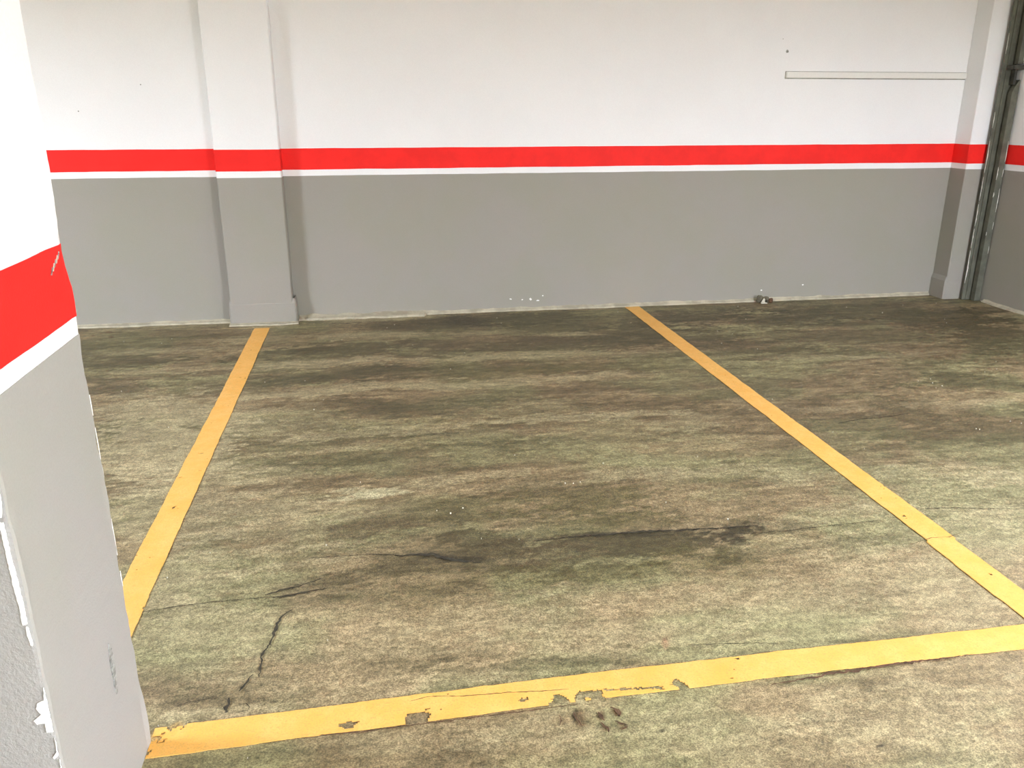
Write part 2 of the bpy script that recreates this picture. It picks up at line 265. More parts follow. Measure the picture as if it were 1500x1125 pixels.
LINE_CRACKS = [
    [(0.026, 1.8809), (0.0774, 1.892), (0.1824, 1.8774), (0.297, 1.8726), (0.3867, 1.8634), (0.4698, 1.8583)],
    [(1.9047, 2.4324), (2.0291, 2.4691), (2.0967, 2.4632), (2.1732, 2.4881)],
]
WEAR = [
    [(-0.1687, 1.8232), (-0.1452, 1.8305), (-0.1064, 1.8275), (-0.1211, 1.8153), (-0.1239, 1.8047), (-0.1564, 1.8067)],
    [(0.008, 1.8199), (0.0147, 1.8365), (0.0545, 1.8361), (0.0848, 1.8293), (0.0706, 1.8008), (0.0278, 1.7906), (0.0102, 1.8021)],
    [(0.3111, 1.8373), (0.3316, 1.8451), (0.3472, 1.8425), (0.3548, 1.8319), (0.3351, 1.8287)],
    [(0.4021, 1.813), (0.4213, 1.8425), (0.4415, 1.8458), (0.4573, 1.8299), (0.4573, 1.802), (0.4409, 1.7864), (0.4134, 1.791)],
    [(0.4699, 1.788), (0.4826, 1.8323), (0.5009, 1.8483), (0.5273, 1.8488), (0.5647, 1.8406), (0.5576, 1.8151), (0.5353, 1.8048), (0.5128, 1.8179), (0.5051, 1.8005), (0.4853, 1.7854)],
    [(0.5665, 1.8471), (0.6623, 1.8341), (0.7384, 1.8313), (0.7351, 1.8124), (0.6978, 1.8205), (0.6524, 1.8242), (0.5689, 1.8323)],
    [(0.7663, 1.8434), (0.789, 1.8496), (0.7983, 1.8381), (0.8052, 1.8027), (0.7828, 1.7968), (0.777, 1.8171), (0.7613, 1.8294)],
    [(0.8341, 1.8076), (0.8703, 1.8133), (0.8862, 1.8107), (0.8747, 1.7912), (0.835, 1.7929)],
    [(0.6536, 1.8068), (0.6929, 1.806), (0.7325, 1.8051), (0.7262, 1.7872), (0.647, 1.7862)],
]
CHIPS_FRONT = [
    [(-0.6486, 0.941), (-0.6458, 0.9332), (-0.647, 0.9131), (-0.6511, 0.8904), (-0.6578, 0.891)],
    [(-0.6569, 0.8822), (-0.6502, 0.8816), (-0.6495, 0.8146), (-0.6478, 0.7606), (-0.6468, 0.7165), (-0.6476, 0.6786), (-0.6563, 0.6773), (-0.655, 0.7174), (-0.6569, 0.7561), (-0.6569, 0.8046)],
    [(-0.6517, 0.6734), (-0.648, 0.6741), (-0.6462, 0.6431), (-0.647, 0.6329), (-0.6493, 0.6355), (-0.6521, 0.6553)],
    [(-0.6393, 0.5415), (-0.6353, 0.5241), (-0.6374, 0.4633), (-0.6446, 0.4426), (-0.656, 0.4424), (-0.6549, 0.4627), (-0.669, 0.4628), (-0.674, 0.4716), (-0.6584, 0.4835), (-0.6644, 0.4978), (-0.661, 0.5095), (-0.6486, 0.5138)],
    [(-0.6442, 0.4281), (-0.641, 0.4276), (-0.6389, 0.3881), (-0.6524, 0.3786), (-0.6548, 0.3841), (-0.6463, 0.3956)],
    [(-0.6426, 0.3771), (-0.6381, 0.3751), (-0.6375, 0.3492), (-0.645, 0.3504)],
]
SCUFFS = [
    [(1.6877, 0.4085), (1.6954, 0.3937), (1.6984, 0.3695), (1.6959, 0.3249), (1.6932, 0.2894), (1.684, 0.2721), (1.6769, 0.2892), (1.6773, 0.33), (1.6778, 0.3702), (1.6794, 0.3927)],
]
FLAKES = [(0.241, 2.968, 0.0193), (0.295, 3.007, 0.0168), (0.188, 3.001, 0.0083), (3.249, 4.096, 0.0161), (3.226, 4.151, 0.0163), (3.189, 4.068, 0.0120), (2.973, 3.449, 0.0105), (3.222, 3.515, 0.0107), (2.984, 3.438, 0.0104), (2.227, 3.526, 0.0103), (3.257, 3.479, 0.0089), (3.264, 4.224, 0.0103), (3.166, 4.200, 0.0102), (0.037, 5.594, 0.0096), (0.050, 5.992, 0.0127), (0.341, 6.026, 0.0129), (1.888, 6.190, 0.0164), (3.789, 6.044, 0.0168), (2.919, 6.213, 0.0225), (2.181, 4.868, 0.0090), (0.337, 2.744, 0.0078), (0.477, 2.716, 0.0052), (1.097, 3.980, 0.0110), (1.089, 3.992, 0.0110), (0.795, 3.159, 0.0179), (0.760, 3.165, 0.0179), (0.828, 3.168, 0.0119), (-1.097, 4.143, 0.0140), (-0.378, 4.288, 0.0111), (-0.386, 1.741, 0.0052), (-0.210, 2.199, 0.0042), (-0.421, 1.777, 0.0052), (-0.635, 1.897, 0.0054)]
WALL_CHIPS = [(3.216, 1.968, 0.0162, 0.0216), (3.172, 2.055, 0.0054, 0.0054), (1.210, 0.088, 0.0162, 0.0162), (1.272, 0.074, 0.0216, 0.0108), (1.048, 0.094, 0.0162, 0.0081), (1.143, 0.085, 0.0108, 0.0081), (1.311, 0.112, 0.0108, 0.0081), (3.196, 0.091, 0.0162, 0.0108), (3.570, 0.125, 0.0162, 0.0108), (-1.551, 1.705, 0.0081, 0.0081), (-1.982, 1.530, 0.0081, 0.0081)]

# ------------------------------------------------------------------ noise
def _hash(ix, iy, seed):
    h = (ix.astype(np.int64) * 374761393 + iy.astype(np.int64) * 668265263 + seed * 144665) & 0x7fffffff
    h = ((h ^ (h >> 13)) * 1274126177) & 0x7fffffff
    return ((h ^ (h >> 16)) & 0xffff) / 65535.0
def vnoise(x, y, seed=0):
    ix = np.floor(x); iy = np.floor(y); fx = x - ix; fy = y - iy
    ux = fx * fx * fx * (fx * (fx * 6 - 15) + 10); uy = fy * fy * fy * (fy * (fy * 6 - 15) + 10)
    a = _hash(ix, iy, seed); b = _hash(ix + 1, iy, seed); c = _hash(ix, iy + 1, seed); d = _hash(ix + 1, iy + 1, seed)
    return (a * (1 - ux) + b * ux) * (1 - uy) + (c * (1 - ux) + d * ux) * uy
def fbm(x, y, seed=0, octv=5, gain=.55):
    s = 0.0; amp = 1.0; tot = 0.0
    for k in range(octv):
        s = s + amp * vnoise(x * 2.03 ** k + 17.3 * k, y * 2.03 ** k - 9.1 * k, seed + k); tot += amp; amp *= gain
    return s / tot            # about 0..1
def n1(t, seed=0, octv=4):
    return float(fbm(np.array([t], float), np.array([seed * 3.7 + .5]), seed, octv)[0]) - .5
def sstep(a, b, v):
    t = np.clip((v - a) / (b - a), 0, 1); return t * t * (3 - 2 * t)

# ------------------------------------------------------------------ materials
def lin(c):
    return tuple(((v / 255) / 12.92 if v / 255 <= .04045 else ((v / 255 + .055) / 1.055) ** 2.4) for v in c)
def new_mat(name):
    m = bpy.data.materials.new(name); m.use_nodes = True
    nt = m.node_tree; b = nt.nodes['Principled BSDF']
    return m, nt, b
def noise_node(nt, scale, detail=4, rough=.55, vec=None):
    n = nt.nodes.new('ShaderNodeTexNoise'); n.inputs['Scale'].default_value = scale
    n.inputs['Detail'].default_value = detail; n.inputs['Roughness'].default_value = rough
    if vec is not None: nt.links.new(vec, n.inputs['Vector'])
    return n
def mixc(nt, fac, a, b, mode='MIX'):
    n = nt.nodes.new('ShaderNodeMix'); n.data_type = 'RGBA'; n.blend_type = mode
    for s, v in ((n.inputs[0], fac), (n.inputs[6], a), (n.inputs[7], b)):
        if hasattr(v, 'is_output'): nt.links.new(v, s)
        elif isinstance(v, (int, float)): s.default_value = v
        else: s.default_value = (*v, 1)
    return n.outputs[2]
def ramp(nt, inp, lo, hi, a=0., b=1.):
    n = nt.nodes.new('ShaderNodeMapRange'); n.interpolation_type = 'SMOOTHSTEP'
    n.inputs['From Min'].default_value = lo; n.inputs['From Max'].default_value = hi
    n.inputs['To Min'].default_value = a; n.inputs['To Max'].default_value = b
    nt.links.new(inp, n.inputs['Value']); return n.outputs[0]
def bump(nt, b, h, strength, dist):
    n = nt.nodes.new('ShaderNodeBump'); n.inputs['Strength'].default_value = strength; n.inputs['Distance'].default_value = dist
    nt.links.new(h, n.inputs['Height']); nt.links.new(n.outputs[0], b.inputs['Normal'])
def paint(name, c, rough=.55, var=.05, grain=260, bstr=.25, bdist=.002, spec=.4, big=1.6, c2=None):
    m, nt, b = new_mat(name)
    geo = nt.nodes.new('ShaderNodeNewGeometry'); v = geo.outputs['Position']
    n1_ = noise_node(nt, big, 5, .6, v); g = noise_node(nt, grain, 3, .6, v)
    lo = tuple(x * (1 - var) for x in c); hi = tuple(min(.95, x * (1 + var)) for x in c)
    if c2 is not None: hi = c2
    cc = mixc(nt, ramp(nt, n1_.outputs[0], .35, .65), lo, hi)
    cc = mixc(nt, ramp(nt, g.outputs[0], .3, .7, 0, .10), cc, tuple(x * .6 for x in c))
    nt.links.new(cc, b.inputs['Base Color'])
    b.inputs['Roughness'].default_value = rough; b.inputs['Specular IOR Level'].default_value = spec
    bump(nt, b, g.outputs[0], bstr, bdist)
    return m

M = {}
M['white'] = paint('white_wall_paint', (.87, .87, .865), .6, .012, 180, .25, .002)
M['red'] = paint('red_band_paint', (.88, .022, .017), .6, .05, 200, .2, .002, big=6, spec=.18)
M['grey'] = paint('grey_dado_paint', (.318, .304, .248), .6, .03, 200, .35, .002, c2=(.318, .297, .258), spec=.2)
M['grey_rough'] = paint('rough_grey_paint', (.335, .328, .305), .6, .04, 130, .8, .004, spec=.25)
M['grey_pillar'] = paint('pale_grey_pillar_paint', (.355, .35, .305), .6, .03, 200, .35, .002, c2=(.355, .342, .315), spec=.25)
M['plaster'] = paint('bare_white_plaster', (.86, .85, .81), .85, .05, 150, .6, .003)
M['scuff'] = paint('scuffed_paint', (.30, .30, .27), .8, .35, 150, 1.0, .006, big=60)
M['cement'] = paint('pale_cement', (.43, .39, .285), .85, .18, 120, .8, .006, big=9)
M['steel'] = paint('grey_green_painted_steel', (.115, .115, .085), .5, .2, 90, .15, .002, spec=.35, big=10)
M['steel_dark'] = paint('dark_steel', (.05, .047, .036), .6, .3, 90, .3, .003, big=20)
M['bare'] = paint('worn_bright_metal_edge', (.72, .70, .62), .35, .1, 90, .2, .002, big=30)
M['plastic'] = paint('white_plastic', (.80, .79, .74), .4, .01, 60, .05, .001)
M['crack'] = paint('crack_dirt', (.045, .038, .024), .95, .4, 200, .5, .003, big=30)
M['crack_brown'] = paint('brown_crack_dirt', (.10, .055, .03), .95, .4, 200, .5, .003, big=30)  # also colours the painted shadow below the front yellow line
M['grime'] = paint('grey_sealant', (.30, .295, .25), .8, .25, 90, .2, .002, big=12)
M['flake'] = paint('pale_flakes', (.60, .57, .46), .7, .1, 90, .2, .002)
M['rubble_dark'] = paint('dark_rubble', (.12, .105, .07), .9, .4, 80, .8, .004, big=30)
M['ceil'] = paint('white_ceiling_paint', (.78, .77, .74), .8, .02, 60, .2, .003)

def yellow_mat():
    m, nt, b = new_mat('worn_yellow_road_paint')
    geo = nt.nodes.new('ShaderNodeNewGeometry'); v = geo.outputs['Position']
    a = noise_node(nt, 9, 6, .65, v); g = noise_node(nt, 170, 4, .6, v); f = noise_node(nt, 40, 5, .7, v)
    c = mixc(nt, ramp(nt, a.outputs[0], .3, .7), (.80, .405, .082), (.84, .475, .135))
    c = mixc(nt, ramp(nt, f.outputs[0], .42, .72, 0, .75), c, (.70, .40, .09))
    c = mixc(nt, ramp(nt, g.outputs[0], .48, .72, 0, .6), c, (.50, .31, .10))
    nt.links.new(c, b.inputs['Base Color']); b.inputs['Roughness'].default_value = .6
    b.inputs['Specular IOR Level'].default_value = .35
    bump(nt, b, g.outputs[0], .5, .002)
    return m
M['yellow'] = yellow_mat()

def floor_mat():
    m, nt, b = new_mat('stained_worn_concrete')
    geo = nt.nodes.new('ShaderNodeNewGeometry'); v = geo.outputs['Position']
    at = nt.nodes.new('ShaderNodeAttribute'); at.attribute_name = 'stain'
    g1 = noise_node(nt, 60, 6, .7, v); g2 = noise_node(nt, 240, 4, .6, v); g3 = noise_node(nt, 420, 2, .5, v)
    mp = nt.nodes.new('ShaderNodeMapping'); mp.inputs['Scale'].default_value = (.45, 1, 1); nt.links.new(v, mp.inputs['Vector'])
    g0 = noise_node(nt, 22, 9, .72, mp.outputs[0])
    c0 = mixc(nt, 1., at.outputs['Color'], mixc(nt, ramp(nt, g0.outputs[0], .38, .62), (.78, .77, .74), (1.20, 1.20, 1.20)), 'MULTIPLY')
    c = mixc(nt, 1., c0, mixc(nt, ramp(nt, g1.outputs[0], .3, .7), (.66, .66, .63), (1.32, 1.32, 1.32)), 'MULTIPLY')
    c = mixc(nt, 1., c, mixc(nt, ramp(nt, g2.outputs[0], .32, .68), (.66, .65, .61), (1.32, 1.32, 1.32)), 'MULTIPLY')
    c = mixc(nt, ramp(nt, g3.outputs[0], .70, .78, 0, .5), c, (.62, .60, .52))
    nt.links.new(c, b.inputs['Base Color'])
    r = ramp(nt, g1.outputs[0], .3, .7, .42, .62); nt.links.new(r, b.inputs['Roughness'])
    b.inputs['Specular IOR Level'].default_value = .5
    ad = nt.nodes.new('ShaderNodeMath'); ad.operation = 'ADD'
    nt.links.new(g1.outputs[0], ad.inputs[0]); nt.links.new(g2.outputs[0], ad.inputs[1])
    bump(nt, b, ad.outputs[0], .45, .004)
    return m
M['floor'] = floor_mat()

def emit_mat():
    m, nt, b = new_mat('lit_tube')
    b.inputs['Emission Color'].default_value = (1, .97, .9, 1); b.inputs['Emission Strength'].default_value = 6
    return m
M['tube'] = emit_mat()

# ------------------------------------------------------------------ objects
def link_mesh(name, verts, faces, mat, parent=None, smooth=False):
    me = bpy.data.meshes.new(name); me.from_pydata([tuple(map(float, v)) for v in verts], [], faces); me.update()
    bm = bmesh.new(); bm.from_mesh(me); bmesh.ops.recalc_face_normals(bm, faces=bm.faces); bm.to_mesh(me); bm.free()
    o = bpy.data.objects.new(name, me); col.objects.link(o); me.materials.append(mat)
    if smooth:
        for p in me.polygons: p.use_smooth = True
    if parent is not None:
        o.parent = parent; o.matrix_parent_inverse = parent.matrix_world.inverted()
    return o
def empty(name, loc):
    o = bpy.data.objects.new(name, None); col.objects.link(o); o.location = loc
    o.matrix_world.translation = loc
    o.empty_display_size = .1
    return o
def part(o, parent):
    o.parent = parent
    from mathutils import Matrix
    o.matrix_parent_inverse = Matrix.Translation(parent.location).inverted(); return o
def tag(o, label, cat, group=None, kind=None):
    o['label'] = label; o['category'] = cat
    if group: o['group'] = group
    if kind: o['kind'] = kind
    return o
def struct(o): o['kind'] = 'structure'; return o
def box_data(x0, x1, y0, y1, z0, z1):
    v = [(x0,y0,z0),(x1,y0,z0),(x1,y1,z0),(x0,y1,z0),(x0,y0,z1),(x1,y0,z1),(x1,y1,z1),(x0,y1,z1)]
    f = [(0,3,2,1),(4,5,6,7),(0,1,5,4),(1,2,6,5),(2,3,7,6),(3,0,4,7)]
    return v, f
def box(name, b, mat, parent=None, bev=0, seg=2):
    v, f = box_data(*b); o = link_mesh(name, v, f, mat)
    if bev:
        md = o.modifiers.new('bevel', 'BEVEL'); md.width = bev; md.segments = seg
    if parent is not None: part(o, parent)
    return o
def resample(path, step, closed):
    pts = [np.array(p, float) for p in path]; out = []
    n = len(pts)
    for i in range(n if closed else n - 1):
        a, b = pts[i], pts[(i + 1) % n]; k = max(1, int(np.ceil(np.linalg.norm(b - a) / step)))
        for j in range(k): out.append(a + (b - a) * j / k)
    if not closed: out.append(pts[-1])
    return out
def normals(pts, closed):
    n = len(pts); N = []
    for i in range(n):
        a = pts[i - 1] if (closed or i > 0) else pts[i]; b = pts[(i + 1) % n] if (closed or i < n - 1) else pts[i]
        p = pts[i]; d1 = p - a; d2 = b - p
        l1 = np.linalg.norm(d1); l2 = np.linalg.norm(d2)
        t = (d1 / l1 if l1 > 0 else 0) + (d2 / l2 if l2 > 0 else 0); t = t / np.linalg.norm(t)
        N.append(np.array([t[1], -t[0]]))      # right-hand side of the path is outside
    return N
def sheath(name, path, closed, z0, z1, off, mat, parent, wave=.003, seed=0, step=.03, dz=.04, jit=None, back=True, wtop=None, wbot=None):
    """a coat of paint over a plan path: real thickness, slightly wandering edges"""
    pts = resample(path, step, closed); N = normals(pts, closed); n = len(pts)
    rows = max(1, int(round((z1 - z0) / dz))); V = []; F = []
    wt = wave if wtop is None else wtop; wb = wave if wbot is None else wbot
    def pos(i, z, o_):
        p = pts[i] + N[i] * (o_ + (jit(pts[i], z) if jit else 0)); return (p[0], p[1], z)
    s = 0; S = []
    for i in range(n):
        S.append(s); s += np.linalg.norm(pts[(i + 1) % n] - pts[i])
    zb = [z0 + (2 * wb * n1(S[i] * 5, seed + 1) if wb else 0) for i in range(n)]
    zt = [z1 + (2 * wt * n1(S[i] * 5, seed + 2) if wt else 0) for i in range(n)]
    for i in range(n):
        for k in range(rows + 1): V.append(pos(i, zb[i] + (zt[i] - zb[i]) * k / rows, off))
    R = rows + 1; m = n if closed else n - 1
    for i in range(m):
        j = (i + 1) % n
        for k in range(rows): F.append((i * R + k, j * R + k, j * R + k + 1, i * R + k + 1))
    if off > 0 and back:
        b0 = len(V)
        for i in range(n): V.append(pos(i, zb[i], -.001)); V.append(pos(i, zt[i], -.001))
        for i in range(m):
            j = (i + 1) % n
            F.append((i * R, b0 + 2 * i, b0 + 2 * j, j * R)); F.append((i * R + rows, j * R + rows, b0 + 2 * j + 1, b0 + 2 * i + 1))
    o = link_mesh(name, V, F, mat)
    if parent is not None: part(o, parent)
    return o
def prism(name, outline, to3, depth, mat, parent):
    """outline in two coordinates pushed out by depth; to3(u, v, d) -> xyz"""
    n = len(outline)
    V = [to3(u, v, depth) for u, v in outline] + [to3(u, v, -.001) for u, v in outline]
    F = [tuple(range(n))] + [(i, (i + 1) % n, n + (i + 1) % n, n + i) for i in range(n)]
    o = link_mesh(name, V, F, mat)
    if parent is not None: part(o, parent)
    return o
def rough_outline(poly, step, amp, seed):
    pts = resample(poly, step, True); rng = random.Random(seed)
    return [(p[0] + rng.uniform(-amp, amp), p[1] + rng.uniform(-amp, amp)) for p in pts]

# ------------------------------------------------------------------ setting
WY, RX, CZ = 6.385, 5.05, 2.62
XL, YF = -9., -6.
Z_RED0, Z_RED1, Z_GREY = 1.122, 1.272, 1.077

# floor: one concrete slab whose stains are kept per point
xs = np.concatenate([np.arange(XL, -2.75, .12), np.arange(-2.75, RX + .2, .0115)])
ys = [YF]
while ys[-1] < WY + .2:
    y = ys[-1]; ys.append(y + (.12 if y < 1.3 else .0045 + .0024 * (y - 1.3)))
ys = np.array(ys)
GX, GY = np.meshgrid(xs, ys); nx, ny = len(xs), len(ys)
X = GX.ravel(); Y = GY.ravel()
wX = X + .05 * (fbm(X * 6, Y * 6, 31, 4) - .5) + .02 * (fbm(X * 30, Y * 30, 33, 3) - .5)
wY = Y + .09 * (fbm(X * 3.0, Y * 9, 41, 5) - .5) + .05 * (fbm(X * 22, Y * 34, 43, 3) - .5)
streak = fbm(wX * 1.1 + wY * .25, wY * 7.5, 3, 6, .6)
blot = fbm(wX * 2.2, wY * 2.8, 9, 6, .6)
fine = fbm(X * 14, Y * 26, 15, 5, .65)
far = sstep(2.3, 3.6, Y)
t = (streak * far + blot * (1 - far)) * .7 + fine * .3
t = sstep(.36, .64, t)
# crisp-edged layers of grime: wiped bands with sharp borders, thin pale scrape lines
lay = sstep(.50, .525, fbm(wX * .9 + wY * .15, wY * 5.2, 201, 6, .58)); lay2 = sstep(.53, .55, fbm(wX * 1.6 - wY * .1, wY * 9.5, 211, 6, .62))
brk = fbm(X * 9, Y * 30, 225, 5, .7)
scr = sstep(.575, .60, fbm(wX * .9 + wY * .25, wY * 11, 221, 6, .6)) * sstep(.40, .52, brk)
drk = sstep(.60, .62, fbm(wX * 1.2 + wY * .1, wY * 13, 231, 6, .6)) * sstep(.42, .54, fbm(X * 12, Y * 34, 235, 5, .7))
blo = sstep(.53, .57, fbm(wX * 4 + 5, wY * 7, 241, 7, .66))
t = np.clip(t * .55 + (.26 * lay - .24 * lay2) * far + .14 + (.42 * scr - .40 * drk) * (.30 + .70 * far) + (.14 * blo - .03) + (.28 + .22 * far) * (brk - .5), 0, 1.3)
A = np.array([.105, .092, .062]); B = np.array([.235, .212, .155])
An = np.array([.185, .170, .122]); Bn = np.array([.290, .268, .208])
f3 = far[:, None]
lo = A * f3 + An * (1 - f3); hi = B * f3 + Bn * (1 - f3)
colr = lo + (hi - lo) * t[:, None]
hue = sstep(.4, .62, fbm(X * 1.7 + 3, Y * 3.1, 77, 4))[:, None]
colr = colr * (hue * np.array([1.07, .965, .93]) + (1 - hue) * np.array([.96, 1.025, .92]))
PAL = {'d': (.060, .053, .030), 'k': (.026, .022, .013), 'b': (.098, .075, .050), 'o': (.092, .085, .042), 'l': (.33, .300, .228),
       'w': (.40, .395, .32), 'g': (.265, .262, .180), 'r': (.09, .05, .027), 'p': (.25, .13, .10), 'y': (.46, .30, .12)}
e1 = fbm(X * 5, Y * 14, 51, 5, .6) - .5; e2 = fbm(X * 26, Y * 48, 57, 4, .65) - .5
for (cx, cy, ax, ay, bx, by, amt, kind, hard) in STAINS:
    det = ax * by - bx * ay
    ext = 2.2 * (math.hypot(ax, ay) + math.hypot(bx, by))
    I = np.nonzero((np.abs(X - cx) < ext) & (np.abs(Y - cy) < ext))[0]
    if not len(I): continue
    dx = X[I] - cx; dy = Y[I] - cy
    u = (by * dx - bx * dy) / det; w = (-ay * dx + ax * dy) / det
    big = min(1., math.hypot(ax, ay) / .08)
    d = np.sqrt(u * u + w * w) + big * (1.9 * e1[I] + 1.5 * e2[I])
    k = amt * (1 - sstep(.80, 1.12, d)) if kind in 'dlw' else amt * (1 - sstep(.55, 1.2, d))
    k = k * (.8 + .5 * (fine[I] - .5) * 2) if big >= 1 else k
    k = np.clip(k, 0, 1)[:, None]
    colr[I] = colr[I] * (1 - k) + np.array(PAL[kind]) * k
colr = np.clip(colr * np.array([1.09, 1.02, .78]), .01, .8)
hz = (.003 * (fbm(X * 1.5, Y * 1.5, 91, 3) - .5) + .0012 * (fbm(X * 12, Y * 12, 93, 3) - .5)) - .0025
me = bpy.data.meshes.new('floor')
idx = np.arange(nx * ny).reshape(ny, nx)
quads = np.stack([idx[:-1, :-1], idx[:-1, 1:], idx[1:, 1:], idx[1:, :-1]], -1).reshape(-1, 4)
me.vertices.add(nx * ny); me.vertices.foreach_set('co', np.stack([X, Y, hz], -1).ravel().astype(np.float32))
me.loops.add(quads.size); me.loops.foreach_set('vertex_index', quads.ravel().astype(np.int32))
me.polygons.add(len(quads)); me.polygons.foreach_set('loop_start', (np.arange(len(quads)) * 4).astype(np.int32))
me.polygons.foreach_set('loop_total', np.full(len(quads), 4, np.int32))
me.polygons.foreach_set('use_smooth', np.ones(len(quads), bool))
me.update(); me.validate()
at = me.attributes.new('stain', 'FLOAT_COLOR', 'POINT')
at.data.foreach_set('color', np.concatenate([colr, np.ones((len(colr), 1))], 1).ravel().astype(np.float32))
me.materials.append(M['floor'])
floor = bpy.data.objects.new('floor', me); col.objects.link(floor); struct(floor)

# cracks and rust strokes in the slab, plus one painted edge shadow
def ribbon(name, widths, pts, mat, parent, z=.0008, seed=0, step=.012):
    P = [np.array(p) for p in pts]; seg = [np.linalg.norm(P[i + 1] - P[i]) for i in range(len(P) - 1)]
    L = []; W = []
    for i in range(len(P) - 1):
        k = max(2, int(seg[i] / step))
        for j in range(k):
            L.append(P[i] + (P[i + 1] - P[i]) * j / k); W.append(widths[i] + (widths[i + 1] - widths[i]) * j / k)
    L.append(P[-1]); W.append(widths[-1]); rng = random.Random(seed); V = []; F = []
    for i, p in enumerate(L):
        t_ = L[min(i + 1, len(L) - 1)] - L[max(i - 1, 0)]; t_ = t_ / (np.linalg.norm(t_) + 1e-9); nn = np.array([-t_[1], t_[0]])
        c = p + nn * rng.uniform(-1, 1) * W[i] * .55
        w = W[i] * rng.uniform(.25, .75)
        V.append((*(c + nn * w), z)); V.append((*(c - nn * w), z))
        if i: F.append((2 * i - 2, 2 * i - 1, 2 * i + 1, 2 * i))
    o = link_mesh(name, V, F, mat)
    if parent is not None: part(o, parent)
    return o
for i, (w, p) in enumerate(CRACKS_AND_SHADE):
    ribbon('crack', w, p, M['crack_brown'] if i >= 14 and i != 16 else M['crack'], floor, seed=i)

# ceiling and walls
ceiling = struct(box('ceiling', (XL - .2, RX + .2, YF - .2, WY + .2, CZ, CZ + .2), M['ceil']))
wb = struct(box('wall_back', (XL - .2, RX + .2, WY, WY + .2, -.02, CZ), M['white']))
wr = struct(box('wall_right', (RX, RX + .2, YF - .2, WY, -.02, CZ), M['white']))
wl = struct(box('wall_left', (XL - .2, XL, YF - .2, WY, -.02, CZ), M['white']))
wf = struct(box('wall_front', (XL, RX, YF - .2, YF, -.02, CZ), M['white']))
def coat(parent, path, closed=False, seed=0, jit=None, zlo=0., grey='grey', wave=.0025, sag=None):
    sheath('red_band', path, closed, Z_RED0, Z_RED1, .0015, M['red'], parent, wave, seed, jit=jit)
    sheath('grey_dado', path, closed, zlo, Z_GREY, .0015, M[grey], parent, wave, seed + 5, jit=jit, wbot=0)
PL, PR, PY = -1.096, -.645, 6.265           # pilaster
QL, QY = 4.782, 6.195                       # corner pilaster
coat(wb, [(XL, WY), (PL + .001, WY)], seed=11)
coat(wb, [(PR - .001, WY), (QL + .001, WY)], seed=21)
coat(wr, [(RX, QY - .006), (RX, YF)], seed=31)
coat(wl, [(XL, YF), (XL, WY - .01)], seed=41)
coat(wf, [(RX, YF), (XL, YF)], seed=43)
for i, (x, z, w, h) in enumerate(WALL_CHIPS):
    rng = random.Random(i); n = 9
    ol = [(x + w * .6 * math.cos(6.283 * k / n) * rng.uniform(.6, 1.3), z + h * .6 * math.sin(6.283 * k / n) * rng.uniform(.6, 1.3)) for k in range(n)]
    prism('paint_chip', ol, lambda u, v, d: (u, WY - .0015 - d, v), .001, M['scuff'] if z > 1.3 else M['plaster'], wb)

# cement fillets at the wall feet
def fillet(name, p0, p1, nrm, rad, hgt, seed, mat):
    p0 = np.array(p0); p1 = np.array(p1); L = np.linalg.norm(p1 - p0); n = max(2, int(L / .02)); V = []; F = []
    for i in range(n + 1):
        s = L * i / n; p = p0 + (p1 - p0) * i / n
        r = max(.004, rad(p) * (1 + 1.1 * n1(s * 6, seed, 5))); h = max(.004, hgt(p) * (1 + 1.0 * n1(s * 8, seed + 9, 5)))
        sec = [(-.004, -.006), (r, -.006), (r * .8, .004 + h * .22), (r * .4, h * .62), (0.0025, h), (-.004, h)]
        for d, z in sec: V.append((p[0] + nrm[0] * d, p[1] + nrm[1] * d, z))
    for i in range(n):
        for k in range(5): F.append((i * 6 + k, i * 6 + 6 + k, i * 6 + 7 + k, i * 6 + k + 1))
    o = link_mesh(name, V, F, mat, smooth=False); return struct(o)
fillet('baseboard_left', (XL, WY), (PL - .02, WY), (0, -1), lambda p: .05, lambda p: .02, 3, M['cement'])
fillet('baseboard_back', (PR + .03, WY), (QL - .02, WY), (0, -1),
       lambda p: .085 if p[0] < .35 else (.035 if p[0] < .6 else .03), lambda p: .028 if p[0] < .35 else .024, 5, M['cement'])
fillet('baseboard_right', (RX, 6.05), (RX, 2.0), (-1, 0), lambda p: .03, lambda p: .02, 8, M['cement'])

# ------------------------------------------------------------------ pilasters
def ulist(x0, x1, yf, yb, c=.006):
    return [(x0, yb), (x0, yf + c), (x0 + c, yf), (x1 - c, yf), (x1, yf + c), (x1, yb)]
def pilaster(name, x0, x1, yf, label, seed, right=True):
    e = empty(name, ((x0 + x1) / 2, yf, 0)); tag(e, label, 'pilaster')
    jit = lambda p, z: .0012 * n1(z * 9 + p[0] * 3, seed) * 2
    path = ulist(x0, x1, yf, WY - .002)
    full = path if right else [(x0, WY - .002)] + path[1:3] + [(x1 - .0005, yf), (x1 - .0005, WY - .002)]
    if not right: path = path[:4]
    # order the path so its right-hand side faces the room
    sh = sheath('shaft', full, True, 0, CZ, 0, M['white'], e, 0, seed, jit=lambda p, z: jit(p, z) if p[1] < WY - .03 and p[0] < RX - .03 else 0, back=False)
    sheath('red_band', path, False, Z_RED0, Z_RED1, .0015, M['red'], e, .0015, seed, jit=jit)
    sheath('grey_dado', path, False, .10, Z_GREY, .0015, M['grey'], e, .0015, seed + 4, jit=jit, wbot=0)
    pp = ulist(x0 - (.014 if right else .010), (x1 + .024) if right else x1, yf, WY - .002, .01)
    if not right: pp = pp[:4]
    P2 = sheath('plinth', pp, False, -.003, .19, .0024, M['grey'], e, .004, seed + 8, jit=lambda p, z: (0 if abs(p[1] - yf) < .0005 else .003 * n1(z * 14 + p[0] * 5, seed + 3) * 2) - .010 * max(0, (z - .165) / .025))
    return e
